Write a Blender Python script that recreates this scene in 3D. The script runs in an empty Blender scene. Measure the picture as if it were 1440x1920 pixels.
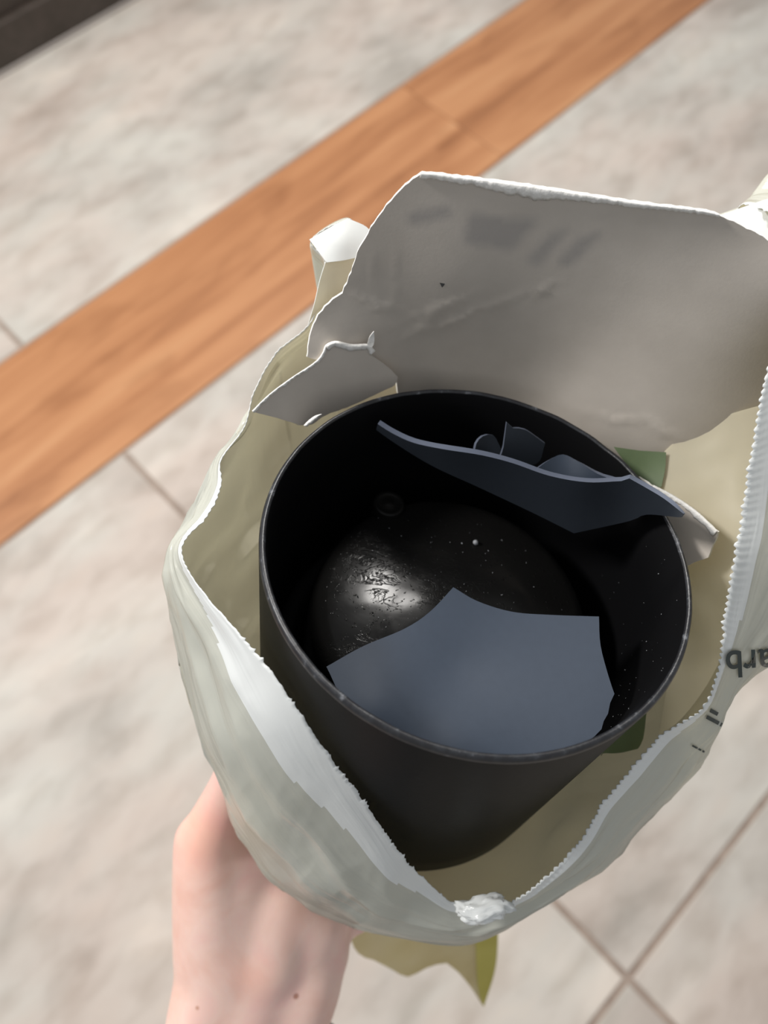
import bpy, bmesh, math, random
import numpy as np
from mathutils import Vector, Matrix, noise, geometry
from mathutils.bvhtree import BVHTree

random.seed(7)
scene = bpy.context.scene
C = scene.collection

# ------------------------------------------------------------------ camera
F = 1450.0                      # focal length in pixels of the 1440 x 1920 frame
CAM_H = 1.25
TILT = math.radians(23.4)       # camera looks down, tilted forward from the nadir
cam = bpy.data.cameras.new('camera')
cam_o = bpy.data.objects.new('camera', cam)
C.objects.link(cam_o)
cam.sensor_fit = 'VERTICAL'
cam.sensor_height = 36.0
cam.lens = 36.0 * F / 1920.0
cam.clip_start = 0.01
cam_o.location = (0, 0, CAM_H)
cam_o.rotation_euler = (TILT, 0, 0)
cam.dof.use_dof = True
cam.dof.focus_distance = 0.305
cam.dof.aperture_fstop = 6.4
scene.camera = cam_o
CAM = Matrix.Translation((0, 0, CAM_H)) @ Matrix.Rotation(TILT, 4, 'X')

# ------------------------------------------------------------------ world, light, exposure
world = bpy.data.worlds.new('world')
scene.world = world
world.use_nodes = True
bg = world.node_tree.nodes['Background']
bg.inputs['Color'].default_value = (0.93, 0.96, 1.0, 1)
bg.inputs['Strength'].default_value = 0.47

def area(name, loc, target, size, power, color):
    l = bpy.data.lights.new(name, 'AREA')
    l.shape = 'DISK'
    l.size = size
    l.energy = power
    l.color = color
    o = bpy.data.objects.new(name, l)
    C.objects.link(o)
    o.location = loc
    o.rotation_euler = (Vector(target) - Vector(loc)).to_track_quat('-Z', 'Y').to_euler()
    return o

area('ceiling_lamp_light', (0.0, 1.75, 2.45), (0, 0.3, 0.6), 0.40, 44, (1.0, 0.97, 0.93))
area('second_ceiling_lamp_light', (-1.6, 0.55, 2.35), (-0.1, 0.2, 0.6), 0.40, 43, (1.0, 0.97, 0.94))
vs = scene.view_settings
vs.view_transform = 'Standard'
vs.look = 'None'
vs.exposure = 0.0
vs.gamma = 1.0
vs.use_curve_mapping = False

# ------------------------------------------------------------------ helpers
def W(px, py, w):
    """world point seen at a pixel, at distance w along the optical axis"""
    return CAM @ Vector(((px - 720) / F * w, -(py - 960) / F * w, -w))

def ray(px, py):
    d = CAM.to_3x3() @ Vector(((px - 720) / F, -(py - 960) / F, -1))
    return Vector((0, 0, CAM_H)), d

def on_height(px, py, z=0.0):
    o, d = ray(px, py)
    return o + d * ((z - o.z) / d.z)

def tag(o, label=None, cat=None, group=None, kind=None):
    if label: o['label'] = label
    if cat: o['category'] = cat
    if group: o['group'] = group
    if kind: o['kind'] = kind
    return o

def empty(name, loc):
    o = bpy.data.objects.new(name, None)
    C.objects.link(o)
    o.location = loc
    o.empty_display_size = 0.02
    return o

def mesh(name, verts, faces, mats, parent=None, fmat=None, smooth=True, origin=None):
    """one mesh object from world-space vertices"""
    if parent is not None:
        off = Vector(parent.location)
        if parent.parent is not None:
            off = off + Vector(parent.parent.location)
    else:
        off = Vector(origin) if origin is not None else Vector((0, 0, 0))
    me = bpy.data.meshes.new(name)
    me.from_pydata([tuple(Vector(v) - off) for v in verts], [], faces)
    for m in (mats if isinstance(mats, (list, tuple)) else [mats]):
        me.materials.append(m)
    if fmat is not None:
        me.polygons.foreach_set('material_index', fmat)
    if smooth:
        me.polygons.foreach_set('use_smooth', [True] * len(me.polygons))
    me.update()
    o = bpy.data.objects.new(name, me)
    C.objects.link(o)
    if parent is not None:
        o.parent = parent
    else:
        o.location = off
    return o

def recalc(o):
    bm = bmesh.new(); bm.from_mesh(o.data)
    bmesh.ops.recalc_face_normals(bm, faces=bm.faces)
    bm.to_mesh(o.data); bm.free()

def sharp(o, deg=40):
    bm = bmesh.new(); bm.from_mesh(o.data)
    a = math.radians(deg)
    for e in bm.edges:
        if len(e.link_faces) == 2 and e.calc_face_angle(0) > a:
            e.smooth = False
    bm.to_mesh(o.data); bm.free()

# --- materials
def mat(name):
    m = bpy.data.materials.new(name)
    m.use_nodes = True
    nt = m.node_tree
    return m, nt, nt.nodes['Principled BSDF'], nt.nodes['Material Output']

def nd(nt, kind, **kw):
    n = nt.nodes.new(kind)
    for k, v in kw.items():
        if k in n.inputs: n.inputs[k].default_value = v
        else: setattr(n, k, v)
    return n

def coords(nt, scale=(1, 1, 1), rot=(0, 0, 0), kind='Object'):
    tc = nt.nodes.new('ShaderNodeTexCoord')
    mp = nt.nodes.new('ShaderNodeMapping')
    mp.inputs['Scale'].default_value = scale
    mp.inputs['Rotation'].default_value = rot
    nt.links.new(tc.outputs[kind], mp.inputs['Vector'])
    return mp.outputs['Vector']

def noise_tex(nt, vec, scale, detail=4, rough=0.55, dist=0.0):
    n = nt.nodes.new('ShaderNodeTexNoise')
    n.inputs['Scale'].default_value = scale
    n.inputs['Detail'].default_value = detail
    n.inputs['Roughness'].default_value = rough
    n.inputs['Distortion'].default_value = dist
    if vec is not None: nt.links.new(vec, n.inputs['Vector'])
    return n.outputs['Fac']

def ramp(nt, fac, stops, interp='LINEAR'):
    r = nt.nodes.new('ShaderNodeValToRGB')
    r.color_ramp.interpolation = interp
    els = r.color_ramp.elements
    while len(els) < len(stops): els.new(0.5)
    for e, (p, c) in zip(els, stops):
        e.position = p
        e.color = (*c, 1) if len(c) == 3 else c
    nt.links.new(fac, r.inputs['Fac'])
    return r.outputs['Color']

def mixc(nt, fac, a, b, blend='MIX'):
    m = nt.nodes.new('ShaderNodeMix'); m.data_type = 'RGBA'; m.blend_type = blend
    for s, v in ((0, fac), (6, a), (7, b)):
        if hasattr(v, 'node'): nt.links.new(v, m.inputs[s])
        elif isinstance(v, (int, float)): m.inputs[s].default_value = v
        else: m.inputs[s].default_value = (*v, 1)
    return m.outputs[2]

def bump(nt, bs, height, strength=0.3, dist=0.001):
    b = nt.nodes.new('ShaderNodeBump')
    b.inputs['Strength'].default_value = strength
    b.inputs['Distance'].default_value = dist
    nt.links.new(height, b.inputs['Height'])
    nt.links.new(b.outputs['Normal'], bs.inputs['Normal'])
    return b

def srgb(r, g, b):
    return tuple(((c / 255) / 12.92 if c / 255 <= 0.04045 else ((c / 255 + 0.055) / 1.055) ** 2.4) for c in (r, g, b))

# ------------------------------------------------------------------ floor frame (plank direction)
_p1 = on_height(0, 1025); _p2 = on_height(1325, 0)
_q1 = on_height(0, 680); _q2 = on_height(985, 0)
SD = ((_p2 - _p1).normalized() + (_q2 - _q1).normalized()).normalized()      # along the plank
TD = Vector((-SD.y, SD.x, 0))                                                # across, away from the viewer
def st(p): return p.dot(SD), p.dot(TD)
T_LOW = (st(_p1)[1] + st(_p2)[1]) / 2
T_UP = (st(_q1)[1] + st(_q2)[1]) / 2
_x = on_height(1178, 1835)
S_X, T_X = st(_x)
T_DARK = (st(on_height(0, 150))[1] + st(on_height(240, 0))[1]) / 2
FANG = math.atan2(SD.y, SD.x)
print('floor', 'plank width', T_UP - T_LOW, 'tile', T_LOW - T_X, 'dark', T_DARK - T_UP, 'S_X', S_X, 's grout', st(on_height(210, 865)), st(on_height(5, 665)))

# floor materials
def stone_mat(name, tint):
    m, nt, bs, out = mat(name)
    v = coords(nt, (1.3, 2.6, 3), (0, 0, 0))
    a = noise_tex(nt, v, 2.6, 4, 0.5, 0.5)
    c1 = ramp(nt, a, [(0.28, srgb(*[x - 24 for x in tint])), (0.45, srgb(*tint)), (0.6, srgb(tint[0] + 6, tint[1] + 8, tint[2] + 8)), (0.78, srgb(tint[0] + 24, tint[1] + 24, tint[2] + 22))])
    b = noise_tex(nt, v, 9, 3, 0.5, 0.3)
    c2 = ramp(nt, b, [(0.3, (0.84, 0.82, 0.80)), (0.55, (1, 1, 1)), (0.8, (1.04, 1.02, 1.0))])
    col = mixc(nt, 1.0, c1, c2, 'MULTIPLY')
    g = noise_tex(nt, v, 1.5, 3)
    c3 = ramp(nt, g, [(0.42, (0.97, 1.0, 0.99)), (0.6, (1.03, 0.985, 0.955))])
    col = mixc(nt, 1.0, col, c3, 'MULTIPLY')
    nt.links.new(col, bs.inputs['Base Color'])
    bs.inputs['Roughness'].default_value = 0.5
    bs.inputs['Specular IOR Level'].default_value = 0.3
    return m
M_STONE = stone_mat('beige_stone_tile', (187, 178, 170))
m, nt, bs, out = mat('grout'); M_GROUT = m
g = noise_tex(nt, coords(nt), 40, 3)
nt.links.new(ramp(nt, g, [(0.3, srgb(138, 122, 110)), (0.7, srgb(160, 143, 130))]), bs.inputs['Base Color'])
bs.inputs['Roughness'].default_value = 0.85

m, nt, bs, out = mat('orange_wood'); M_WOOD = m
v = coords(nt, (0.8, 11, 6))
a = noise_tex(nt, v, 1.5, 4, 0.55, 0.9)
c1 = ramp(nt, a, [(0.25, srgb(136, 88, 55)), (0.42, srgb(168, 115, 76)), (0.58, srgb(184, 131, 90)), (0.78, srgb(194, 146, 105))])
b = noise_tex(nt, coords(nt, (2.2, 7, 4)), 1.9, 3, 0.5, 0.6)
c2 = ramp(nt, b, [(0.30, (0.72, 0.66, 0.60)), (0.46, (1, 1, 1))])
nt.links.new(mixc(nt, 0.8, c1, c2, 'MULTIPLY'), bs.inputs['Base Color'])
bs.inputs['Roughness'].default_value = 0.42
bs.inputs['Specular IOR Level'].default_value = 0.35

# floor: grout bed, tiles and wood planks
def fp(s, t, z=0.0):
    q = SD * s + TD * t
    return Vector((q.x, q.y, z))

def slab(name, s0, s1, t0, t1, z1, m, parent, bev=0.002, z0=-0.012):
    b = bev
    vv = [fp(s0, t0, z0), fp(s1, t0, z0), fp(s1, t1, z0), fp(s0, t1, z0),
          fp(s0, t0, z1 - b), fp(s1, t0, z1 - b), fp(s1, t1, z1 - b), fp(s0, t1, z1 - b),
          fp(s0 + b, t0 + b, z1), fp(s1 - b, t0 + b, z1), fp(s1 - b, t1 - b, z1), fp(s0 + b, t1 - b, z1)]
    ff = [(3, 2, 1, 0)] + [(i, (i + 1) % 4, (i + 1) % 4 + 4, i + 4) for i in range(4)] + \
         [(i + 4, (i + 1) % 4 + 4, (i + 1) % 4 + 8, i + 8) for i in range(4)] + [(8, 9, 10, 11)]
    me = bpy.data.meshes.new(name)
    c = fp((s0 + s1) / 2, (t0 + t1) / 2, 0)
    R = Matrix.Rotation(-FANG, 4, 'Z')
    me.from_pydata([tuple(R @ (q - c)) for q in vv], [], ff)
    me.materials.append(m)
    o = bpy.data.objects.new(name, me)
    C.objects.link(o)
    o.parent = parent
    o.location = c
    o.rotation_euler = (0, 0, FANG)
    return o

floor = mesh('floor', [fp(-3, -2.2, -0.003), fp(4, -2.2, -0.003), fp(4, 3.2, -0.003), fp(-3, 3.2, -0.003)], [(0, 1, 2, 3)], M_GROUT, smooth=False)
tag(floor, 'beige stone tiled floor with one orange wooden strip', kind='structure')
TS = T_LOW - T_X                    # tile row below the plank
G = 0.0045
TL = 2.4
def tile_row(t0, t1, s_first):
    s = s_first
    while s > -2.6: s -= TL
    while s < 3.4:
        slab('tile', s + G, s + TL - G, t0 + G, t1 - G, 0.0, M_STONE, floor)
        s += TL
tile_row(T_X, T_LOW, S_X)
for k in range(1, 4):
    tile_row(T_X - k * TS, T_X - (k - 1) * TS, S_X)
T2 = T_DARK - T_UP + 0.004
for k in range(3):
    tile_row(T_UP + T2 * k, T_UP + T2 * (k + 1), S_X)
S_J = st(on_height(810, 200))[0]
for s0, s1 in ((S_J - 4.6, S_J - 2.3), (S_J - 2.3, S_J), (S_J, S_J + 2.3)):
    slab('plank', s0 + 0.0006, s1 - 0.0006, T_LOW + 0.001, T_UP - 0.001, 0.001, M_WOOD, floor, bev=0.0012)

# dark furniture base in the far corner
m, nt, bs, out = mat('dark_brown_laminate'); M_DARK = m
g = noise_tex(nt, coords(nt, (3, 20, 20)), 3, 4)
nt.links.new(ramp(nt, g, [(0.3, srgb(52, 45, 37)), (0.7, srgb(70, 60, 54))]), bs.inputs['Base Color'])
bs.inputs['Roughness'].default_value = 0.45
m, nt, bs, out = mat('grey_sealing_strip'); M_STRIP = m
bs.inputs['Base Color'].default_value = (*srgb(160, 152, 146), 1); bs.inputs['Roughness'].default_value = 0.5
fb = empty('furniture_base', fp(0.3, T_DARK + 0.2, 0))
tag(fb, 'dark brown low furniture base in the top left corner of the floor', 'furniture')
def box_world(name, s0, s1, t0, t1, z0, z1, m, parent):
    vv = [fp(s, t, z) for z in (z0, z1) for s, t in ((s0, t0), (s1, t0), (s1, t1), (s0, t1))]
    ff = [(3, 2, 1, 0), (4, 5, 6, 7)] + [(i, (i + 1) % 4, (i + 1) % 4 + 4, i + 4) for i in range(4)]
    o = mesh(name, vv, ff, m, parent, smooth=False)
    b = o.modifiers.new('bevel', 'BEVEL'); b.width = 0.003; b.segments = 2
    return o
box_world('plinth_board', -0.9, 1.6, T_DARK, T_DARK + 0.018, 0.001, 0.10, M_DARK, fb)
box_world('cabinet_body', -0.9, 1.6, T_DARK + 0.018, T_DARK + 0.5, 0.002, 0.35, M_DARK, fb)
box_world('trim_strip', -0.9, 1.6, T_DARK - 0.006, T_DARK, 0.001, 0.010, M_STRIP, fb)

# ------------------------------------------------------------------ the pot frame
ZC = 0.30
PR = 0.0849
PH = 0.178
_c = Vector(((900.5 - 720) / F * ZC, -(1018.8 - 960) / F * ZC, -ZC))
_a = Vector((-0.1699, -0.7451, -1.0)).normalized()
P0 = CAM @ _c                                   # rim centre
PD = (CAM.to_3x3() @ _a).normalized()           # down the pot
_right = Vector((1, 0, 0))
PX = (_right - PD * _right.dot(PD)).normalized()
PY = PX.cross(PD).normalized()
if PY.y < 0: PY = -PY
def PP(r, ang, d):
    return P0 + PD * d + PX * (r * math.cos(ang)) + PY * (r * math.sin(ang))
def pot_coords(p):
    q = p - P0
    d = q.dot(PD); x = q.dot(PX); y = q.dot(PY)
    return math.hypot(x, y), math.atan2(y, x), d
def outer_r(d):
    return PR * (1 - 0.03 * max(0, min(1, d / PH)))

# materials for the pot
m, nt, bs, out = mat('matte_black_plastic'); M_BLACK = m
g = noise_tex(nt, coords(nt), 260, 3)
nt.links.new(ramp(nt, g, [(0.3, (0.0035, 0.0038, 0.0042)), (0.74, (0.005, 0.0054, 0.006)), (0.82, (0.02, 0.02, 0.024))]), bs.inputs['Base Color'])
bs.inputs['Roughness'].default_value = 0.42
bs.inputs['Specular IOR Level'].default_value = 0.045
bump(nt, bs, noise_tex(nt, coords(nt), 900, 2), 0.08, 0.0004)
m, nt, bs, out = mat('scuffed_black_rim'); M_RIM = m
g = noise_tex(nt, coords(nt), 160, 5, 0.7)
nt.links.new(ramp(nt, g, [(0.45, (0.010, 0.010, 0.012)), (0.60, (0.022, 0.024, 0.028)), (0.74, (0.20, 0.21, 0.23))]), bs.inputs['Base Color'])
bs.inputs['Roughness'].default_value = 0.38
bump(nt, bs, g, 0.35, 0.0006)
m, nt, bs, out = mat('black_inner_plastic'); M_INNER = m
bs.inputs['Base Color'].default_value = (0.004, 0.004, 0.0045, 1)
bs.inputs['Roughness'].default_value = 0.5
bs.inputs['Specular IOR Level'].default_value = 0.12
m, nt, bs, out = mat('glossy_scratched_black'); M_DOME = m
bs.inputs['Base Color'].default_value = (0.007, 0.0068, 0.0065, 1)
g = noise_tex(nt, coords(nt), 45, 3, 0.6, 0.8)
r = ramp(nt, g, [(0.35, (0.16, 0.16, 0.16)), (0.65, (0.26, 0.26, 0.26))])
nt.links.new(r, bs.inputs['Roughness'])
g2 = noise_tex(nt, coords(nt, (1, 1.8, 1), (0, 0, 0.6)), 70, 3, 0.6, 1.6)
lines = ramp(nt, g2, [(0.475, (0, 0, 0)), (0.49, (1, 1, 1)), (0.505, (0, 0, 0)), (0.56, (0.3, 0.3, 0.3)), (0.575, (0, 0, 0))])
g3 = noise_tex(nt, coords(nt), 420, 2, 0.6)
dots = ramp(nt, g3, [(0.64, (0, 0, 0)), (0.72, (1, 1, 1))])
msk = ramp(nt, noise_tex(nt, coords(nt), 34, 2), [(0.5, (0, 0, 0)), (0.66, (1, 1, 1))])
hh = mixc(nt, 1.0, mixc(nt, msk, (0, 0, 0), lines), dots, 'LIGHTEN')
bump(nt, bs, hh, 0.3, 0.0006)

M_DOME.node_tree.nodes['Principled BSDF'].inputs['Specular IOR Level'].default_value = 0.13
# lathe in the pot frame
def lathe(name, prof, mats, parent, seg=160, fm=None, wob=None):
    vv, ff, fmat = [], [], []
    n = len(prof)
    closed_ends = []
    for i, (r_, d_) in enumerate(prof):
        for k in range(seg):
            a_ = 2 * math.pi * k / seg
            rr, dd = (r_, d_) if wob is None else wob(i, a_, r_, d_)
            vv.append(PP(rr, a_, dd))
    for i in range(n - 1):
        for k in range(seg):
            k2 = (k + 1) % seg
            ff.append((i * seg + k, i * seg + k2, (i + 1) * seg + k2, (i + 1) * seg + k))
            fmat.append(fm[i] if fm else 0)
    for i in (0, n - 1):
        if prof[i][0] < 0.002:
            ff.append(tuple(range(i * seg, (i + 1) * seg))); fmat.append(fm[min(i, n - 2)] if fm else 0)
    o = mesh(name, vv, ff, mats, parent, fmat)
    recalc(o)
    return o

pot = empty('planter_pot', PP(0, 0, PH))
tag(pot, 'tall black plastic planter pot standing inside the torn mailer bag', 'planter')
DW = 0.098       # depth of the gutter around the raised floor
TH = 0.0026
prof_out = [(0.0005, PH), (0.05, PH), (outer_r(PH) - 0.006, PH), (outer_r(PH) - 0.0018, PH - 0.0015), (outer_r(PH), PH - 0.006)]
for d_ in (0.15, 0.12, 0.09, 0.06, 0.03, 0.012, 0.005, 0.003, 0.0016): prof_out.append((outer_r(d_), d_))
body_prof = prof_out + [(PR - 0.0006, 0.0004), (PR - 0.0012, 0.0)]
rim_i = len(body_prof) - 4
body_prof += [(PR - TH + 0.0006, 0.0), (PR - TH, 0.0008), (PR - TH - 0.0002, 0.008), (PR - TH - 0.0008, 0.009), (PR - TH - 0.0012, 0.03), (PR - TH - 0.003, 0.07), (PR - TH - 0.005, DW)]
fm = []
for i in range(len(body_prof) - 1):
    fm.append(0 if i < rim_i else (1 if i < rim_i + 5 else 2))
def wob(i, a_, r_, d_):
    if d_ < 0.004:
        return r_, d_ + 0.0004 * noise.noise(Vector((math.cos(a_) * 9, math.sin(a_) * 9, 3.1)))
    return r_, d_
lathe('pot_wall', body_prof, [M_BLACK, M_RIM, M_INNER], pot, fm=fm, wob=wob)
# raised domed floor inside the pot
DR = 0.0612
DD = 0.0500
DHT = 0.0075
dome_prof = [(PR - TH - 0.005, DW), (0.072, DW + 0.003), (DR + 0.0035, DW), (DR + 0.0015, DD + 0.010), (DR, DD + 0.0045), (DR - 0.002, DD + 0.0015), (DR - 0.006, DD)]
for k in range(1, 13):
    r_ = (DR - 0.006) * (1 - k / 12.0)
    dome_prof.append((max(r_, 0.0004), DD - DHT * (1 - (r_ / (DR - 0.006)) ** 2)))
def wobd(i, a_, r_, d_):
    if i > 6:
        p_ = Vector((r_ * math.cos(a_), r_ * math.sin(a_), 0))
        d_ += 0.0006 * noise.noise(p_ * 45) + 0.00012 * noise.noise(p_ * 170)
    return r_, d_
lathe('raised_floor', dome_prof, [M_DOME, M_INNER], pot, seg=120, fm=[1] * 3 + [0] * (len(dome_prof) - 4), wob=wobd)
def dome_d(r_):
    return DD - DHT * (1 - (min(r_, DR - 0.006) / (DR - 0.006)) ** 2)

def pot_hit(px, py, dfun):
    """ray from a pixel to the pot-frame surface d = dfun(r)"""
    o_, d_ = ray(px, py)
    lo, hi = 0.2, 0.6
    for _ in range(50):
        mid = (lo + hi) / 2
        r_, a_, dd = pot_coords(o_ + d_ * mid)
        if dd < dfun(r_): lo = mid
        else: hi = mid
    return o_ + d_ * lo

# moulding gate button on the raised floor
bc = pot_hit(728, 950, dome_d)
r0, a0, d0 = pot_coords(bc)
vv, ff = [], []
for i, (r_, h_) in enumerate([(0.0076, -0.045), (0.0076, 0.0022), (0.0068, 0.003), (0.0056, 0.0026), (0.0034, 0.0022), (0.0016, 0.0028), (0.0003, 0.0031)]):
    for k in range(32):
        an = 2 * math.pi * k / 32
        vv.append(bc - PD * h_ + PX * (r_ * math.cos(an)) + PY * (r_ * math.sin(an)))
for i in range(6):
    for k in range(32):
        ff.append((i * 32 + k, i * 32 + (k + 1) % 32, (i + 1) * 32 + (k + 1) % 32, (i + 1) * 32 + k))
ff.append(tuple(range(6 * 32, 7 * 32)))
recalc(mesh('moulded_button', vv, ff, M_DOME, pot))

# ------------------------------------------------------------------ patches: outlines with their own depth and thickness
def tps(ctrl):
    P = np.array([(c[0], c[1]) for c in ctrl], float) / 500.0
    z = np.array([c[2] for c in ctrl], float)
    n = len(P)
    d = np.sqrt(((P[:, None] - P[None]) ** 2).sum(-1))
    K = np.where(d > 0, d * d * np.log(d + 1e-12), 0) + np.eye(n) * 1e-4
    Q = np.c_[np.ones(n), P]
    A = np.zeros((n + 3, n + 3)); A[:n, :n] = K; A[:n, n:] = Q; A[n:, :n] = Q.T
    sol = np.linalg.solve(A, np.r_[z, 0, 0, 0])
    def fn(px, py):
        p = np.array([px, py]) / 500.0
        dd = np.sqrt(((P - p) ** 2).sum(-1))
        k = np.where(dd > 0, dd * dd * np.log(dd + 1e-12), 0)
        return float(k @ sol[:n] + sol[n] + sol[n + 1] * p[0] + sol[n + 2] * p[1])
    return fn

def inside(x, y, poly):
    c = False
    j = len(poly) - 1
    for i in range(len(poly)):
        xi, yi = poly[i]; xj, yj = poly[j]
        if (yi > y) != (yj > y) and x < (xj - xi) * (y - yi) / (yj - yi) + xi: c = not c
        j = i
    return c

def cr(p0, p1, p2, p3, t):
    return 0.5 * ((2 * p1) + (p2 - p0) * t + (2 * p0 - 5 * p1 + 4 * p2 - p3) * t * t + (3 * p1 - p0 - 3 * p2 + p3) * t ** 3)

def densify(poly, step, jitter=0.0, seed=0):
    """outline points: (x, y) smooth, or (x, y, 1) a sharp corner; jitter is for torn edges"""
    pts = [np.array(p[:2], float) for p in poly]
    cor = [len(p) > 2 for p in poly]
    out_, n = [], len(pts)
    rnd = random.Random(seed)
    for i in range(n):
        p1, p2 = pts[i], pts[(i + 1) % n]
        p0 = pts[i - 1] if not cor[i] else 2 * p1 - p2
        p3 = pts[(i + 2) % n] if not cor[(i + 1) % n] else 2 * p2 - p1
        k = max(1, int(np.linalg.norm(p2 - p1) / step))
        for q in range(k):
            v_ = cr(p0, p1, p2, p3, q / k)
            if jitter: v_ = v_ + np.array([rnd.uniform(-jitter, jitter), rnd.uniform(-jitter, jitter)])
            out_.append((float(v_[0]), float(v_[1])))
    return out_

def patch(name, poly, ctrl, thick, step, mats, parent=None, extra=None, jitter=0.0, seed=0, keep_out=None, origin=None, grid=None, away=True):
    """a curved sheet of real thickness; mats = front, back, edge"""
    out_ = densify(poly, step, jitter, seed)
    n = len(out_)
    gstep = grid or step * 1.6
    xs = [p[0] for p in out_]; ys = [p[1] for p in out_]
    pts = list(out_)
    rnd = random.Random(seed + 5)
    y = min(ys) + gstep * 0.5
    arr = np.array(out_)
    while y < max(ys):
        x = min(xs) + gstep * 0.5
        while x < max(xs):
            xx, yy = x + rnd.uniform(-.15, .15) * gstep, y + rnd.uniform(-.15, .15) * gstep
            if inside(xx, yy, out_) and np.min((arr[:, 0] - xx) ** 2 + (arr[:, 1] - yy) ** 2) > (0.55 * gstep) ** 2:
                pts.append((xx, yy))
            x += gstep
        y += gstep
    res = geometry.delaunay_2d_cdt([Vector(p) for p in pts], [(i, (i + 1) % n) for i in range(n)], [], 1, 1e-5)
    v2, tris = res[0], res[2]
    fn = tps(ctrl)
    front = []
    for q in v2:
        w = fn(q.x, q.y)
        if extra: w += extra(q.x, q.y)
        p = W(q.x, q.y, w)
        if keep_out is not None:
            r_, a_, d_ = pot_coords(p)
            p = keep_out(p, r_, a_, d_)
        front.append(p)
    bm = bmesh.new()
    bv = [bm.verts.new(p) for p in front]
    for t in tris:
        try: bm.faces.new([bv[i] for i in t])
        except ValueError: pass
    bm.normal_update()
    bmesh.ops.recalc_face_normals(bm, faces=bm.faces)
    camp = Vector((0, 0, CAM_H))
    s_ = 0
    for f_ in bm.faces: s_ += f_.normal.dot(camp - f_.calc_center_median()) * f_.calc_area()
    if s_ < 0: bmesh.ops.reverse_faces(bm, faces=bm.faces)
    bm.normal_update()
    bm.verts.index_update()
    vv = [v.co.copy() for v in bm.verts]
    nn = [v.normal.copy() for v in bm.verts]
    ff = [tuple(v.index for v in f_.verts) for f_ in bm.faces]
    be = []
    for e in bm.edges:
        if len(e.link_faces) == 1:
            l = e.link_loops[0]
            be.append((l.vert.index, l.link_loop_next.vert.index))
    bm.free()
    N = len(vv)
    back = [vv[i] - nn[i] * thick for i in range(N)]
    faces = ff + [tuple(i + N for i in reversed(f_)) for f_ in ff] + [(b, a, a + N, b + N) for a, b in be]
    fmat = [0] * len(ff) + [1] * len(ff) + [2] * len(be)
    o = mesh(name, vv + back, faces, mats, parent, fmat, origin=origin if parent is None else None)
    sharp(o, 50)
    return o

def nz(x, y, s, seed=0.0):
    return noise.noise(Vector((x / s, y / s, seed)))

# ------------------------------------------------------------------ broken shards in the pot
def shard_mat(name, col, spec=0.4):
    m, nt, bs, out = mat(name)
    g = noise_tex(nt, coords(nt), 300, 3)
    nt.links.new(ramp(nt, g, [(0.3, tuple(c * 0.94 for c in col)), (0.78, col), (0.86, tuple(min(1, c * 2.6) for c in col))]), bs.inputs['Base Color'])
    bs.inputs['Roughness'].default_value = 0.62
    bs.inputs['Specular IOR Level'].default_value = spec
    return m
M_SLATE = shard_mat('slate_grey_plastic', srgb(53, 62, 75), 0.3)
M_SLATE_D = shard_mat('dark_and_shaded_slate', srgb(34, 39, 46), 0.25)  # darker copy: shade painted into the long shard's face; also backs and chips
M_SLATE_E = shard_mat('broken_slate_edge', srgb(96, 103, 118), 0.3)

def keep_in(p, r_, a_, d_, lim=PR - TH - 0.003):
    if r_ > lim - 0.03 * max(0, d_) and d_ > 0.0:
        rr = lim - 0.03 * d_
        return PP(rr, a_, d_)
    return p

sh = patch('pot_shard',
    [(612, 1250, 1), (680, 1212), (758, 1179), (806, 1147), (850, 1101, 1), (895, 1127), (960, 1147), (1035, 1153), (1123, 1156, 1),
     (1126, 1210), (1141, 1268), (1152, 1301, 1), (1144, 1318), (1140, 1338), (1132, 1352, 1), (1118, 1385), (1060, 1440), (960, 1465), (850, 1455), (740, 1405), (655, 1330)],
    [(850, 1101, .322), (612, 1250, .302), (1123, 1156, .316), (1152, 1301, .300), (860, 1250, .309), (850, 1400, .288), (1090, 1400, .291), (700, 1330, .290), (960, 1465, .286), (740, 1405, .288)],
    0.0024, 12, [M_SLATE, M_SLATE_D, M_SLATE_E], keep_out=keep_in, origin=W(880, 1300, .30), seed=3)
tag(sh, 'large slate blue grey plastic shard lying in the front of the pot', 'shard', 'broken plastic shards in the pot')

sh = patch('pot_shard',
    [(708, 795, 1), (735, 812), (775, 830), (830, 842), (900, 853), (960, 868), (1030, 892), (1100, 904), (1165, 902, 1), (1180, 897, 1), (1212, 915), (1245, 935), (1281, 963, 1),
     (1272, 970, 1), (1212, 965), (1180, 977), (1076, 1000, 1), (1000, 962), (900, 915), (800, 868), (705, 806)],
    [(708, 797, .338), (830, 842, .328), (960, 868, .322), (1100, 904, .316), (1180, 897, .313), (1281, 963, .299), (1272, 970, .300), (1180, 977, .326), (1076, 1000, .334), (1000, 962, .337), (900, 915, .340), (800, 868, .343)],
    0.0026, 10, [M_SLATE_D, M_SLATE_D, M_SLATE_E], origin=W(960, 900, .33), seed=4)  # dark front colour stands in for the unlit face
tag(sh, 'long grey curved shard with shade painted into its face, standing across the back of the pot, poking over the rim', 'shard', 'broken plastic shards in the pot')
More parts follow.
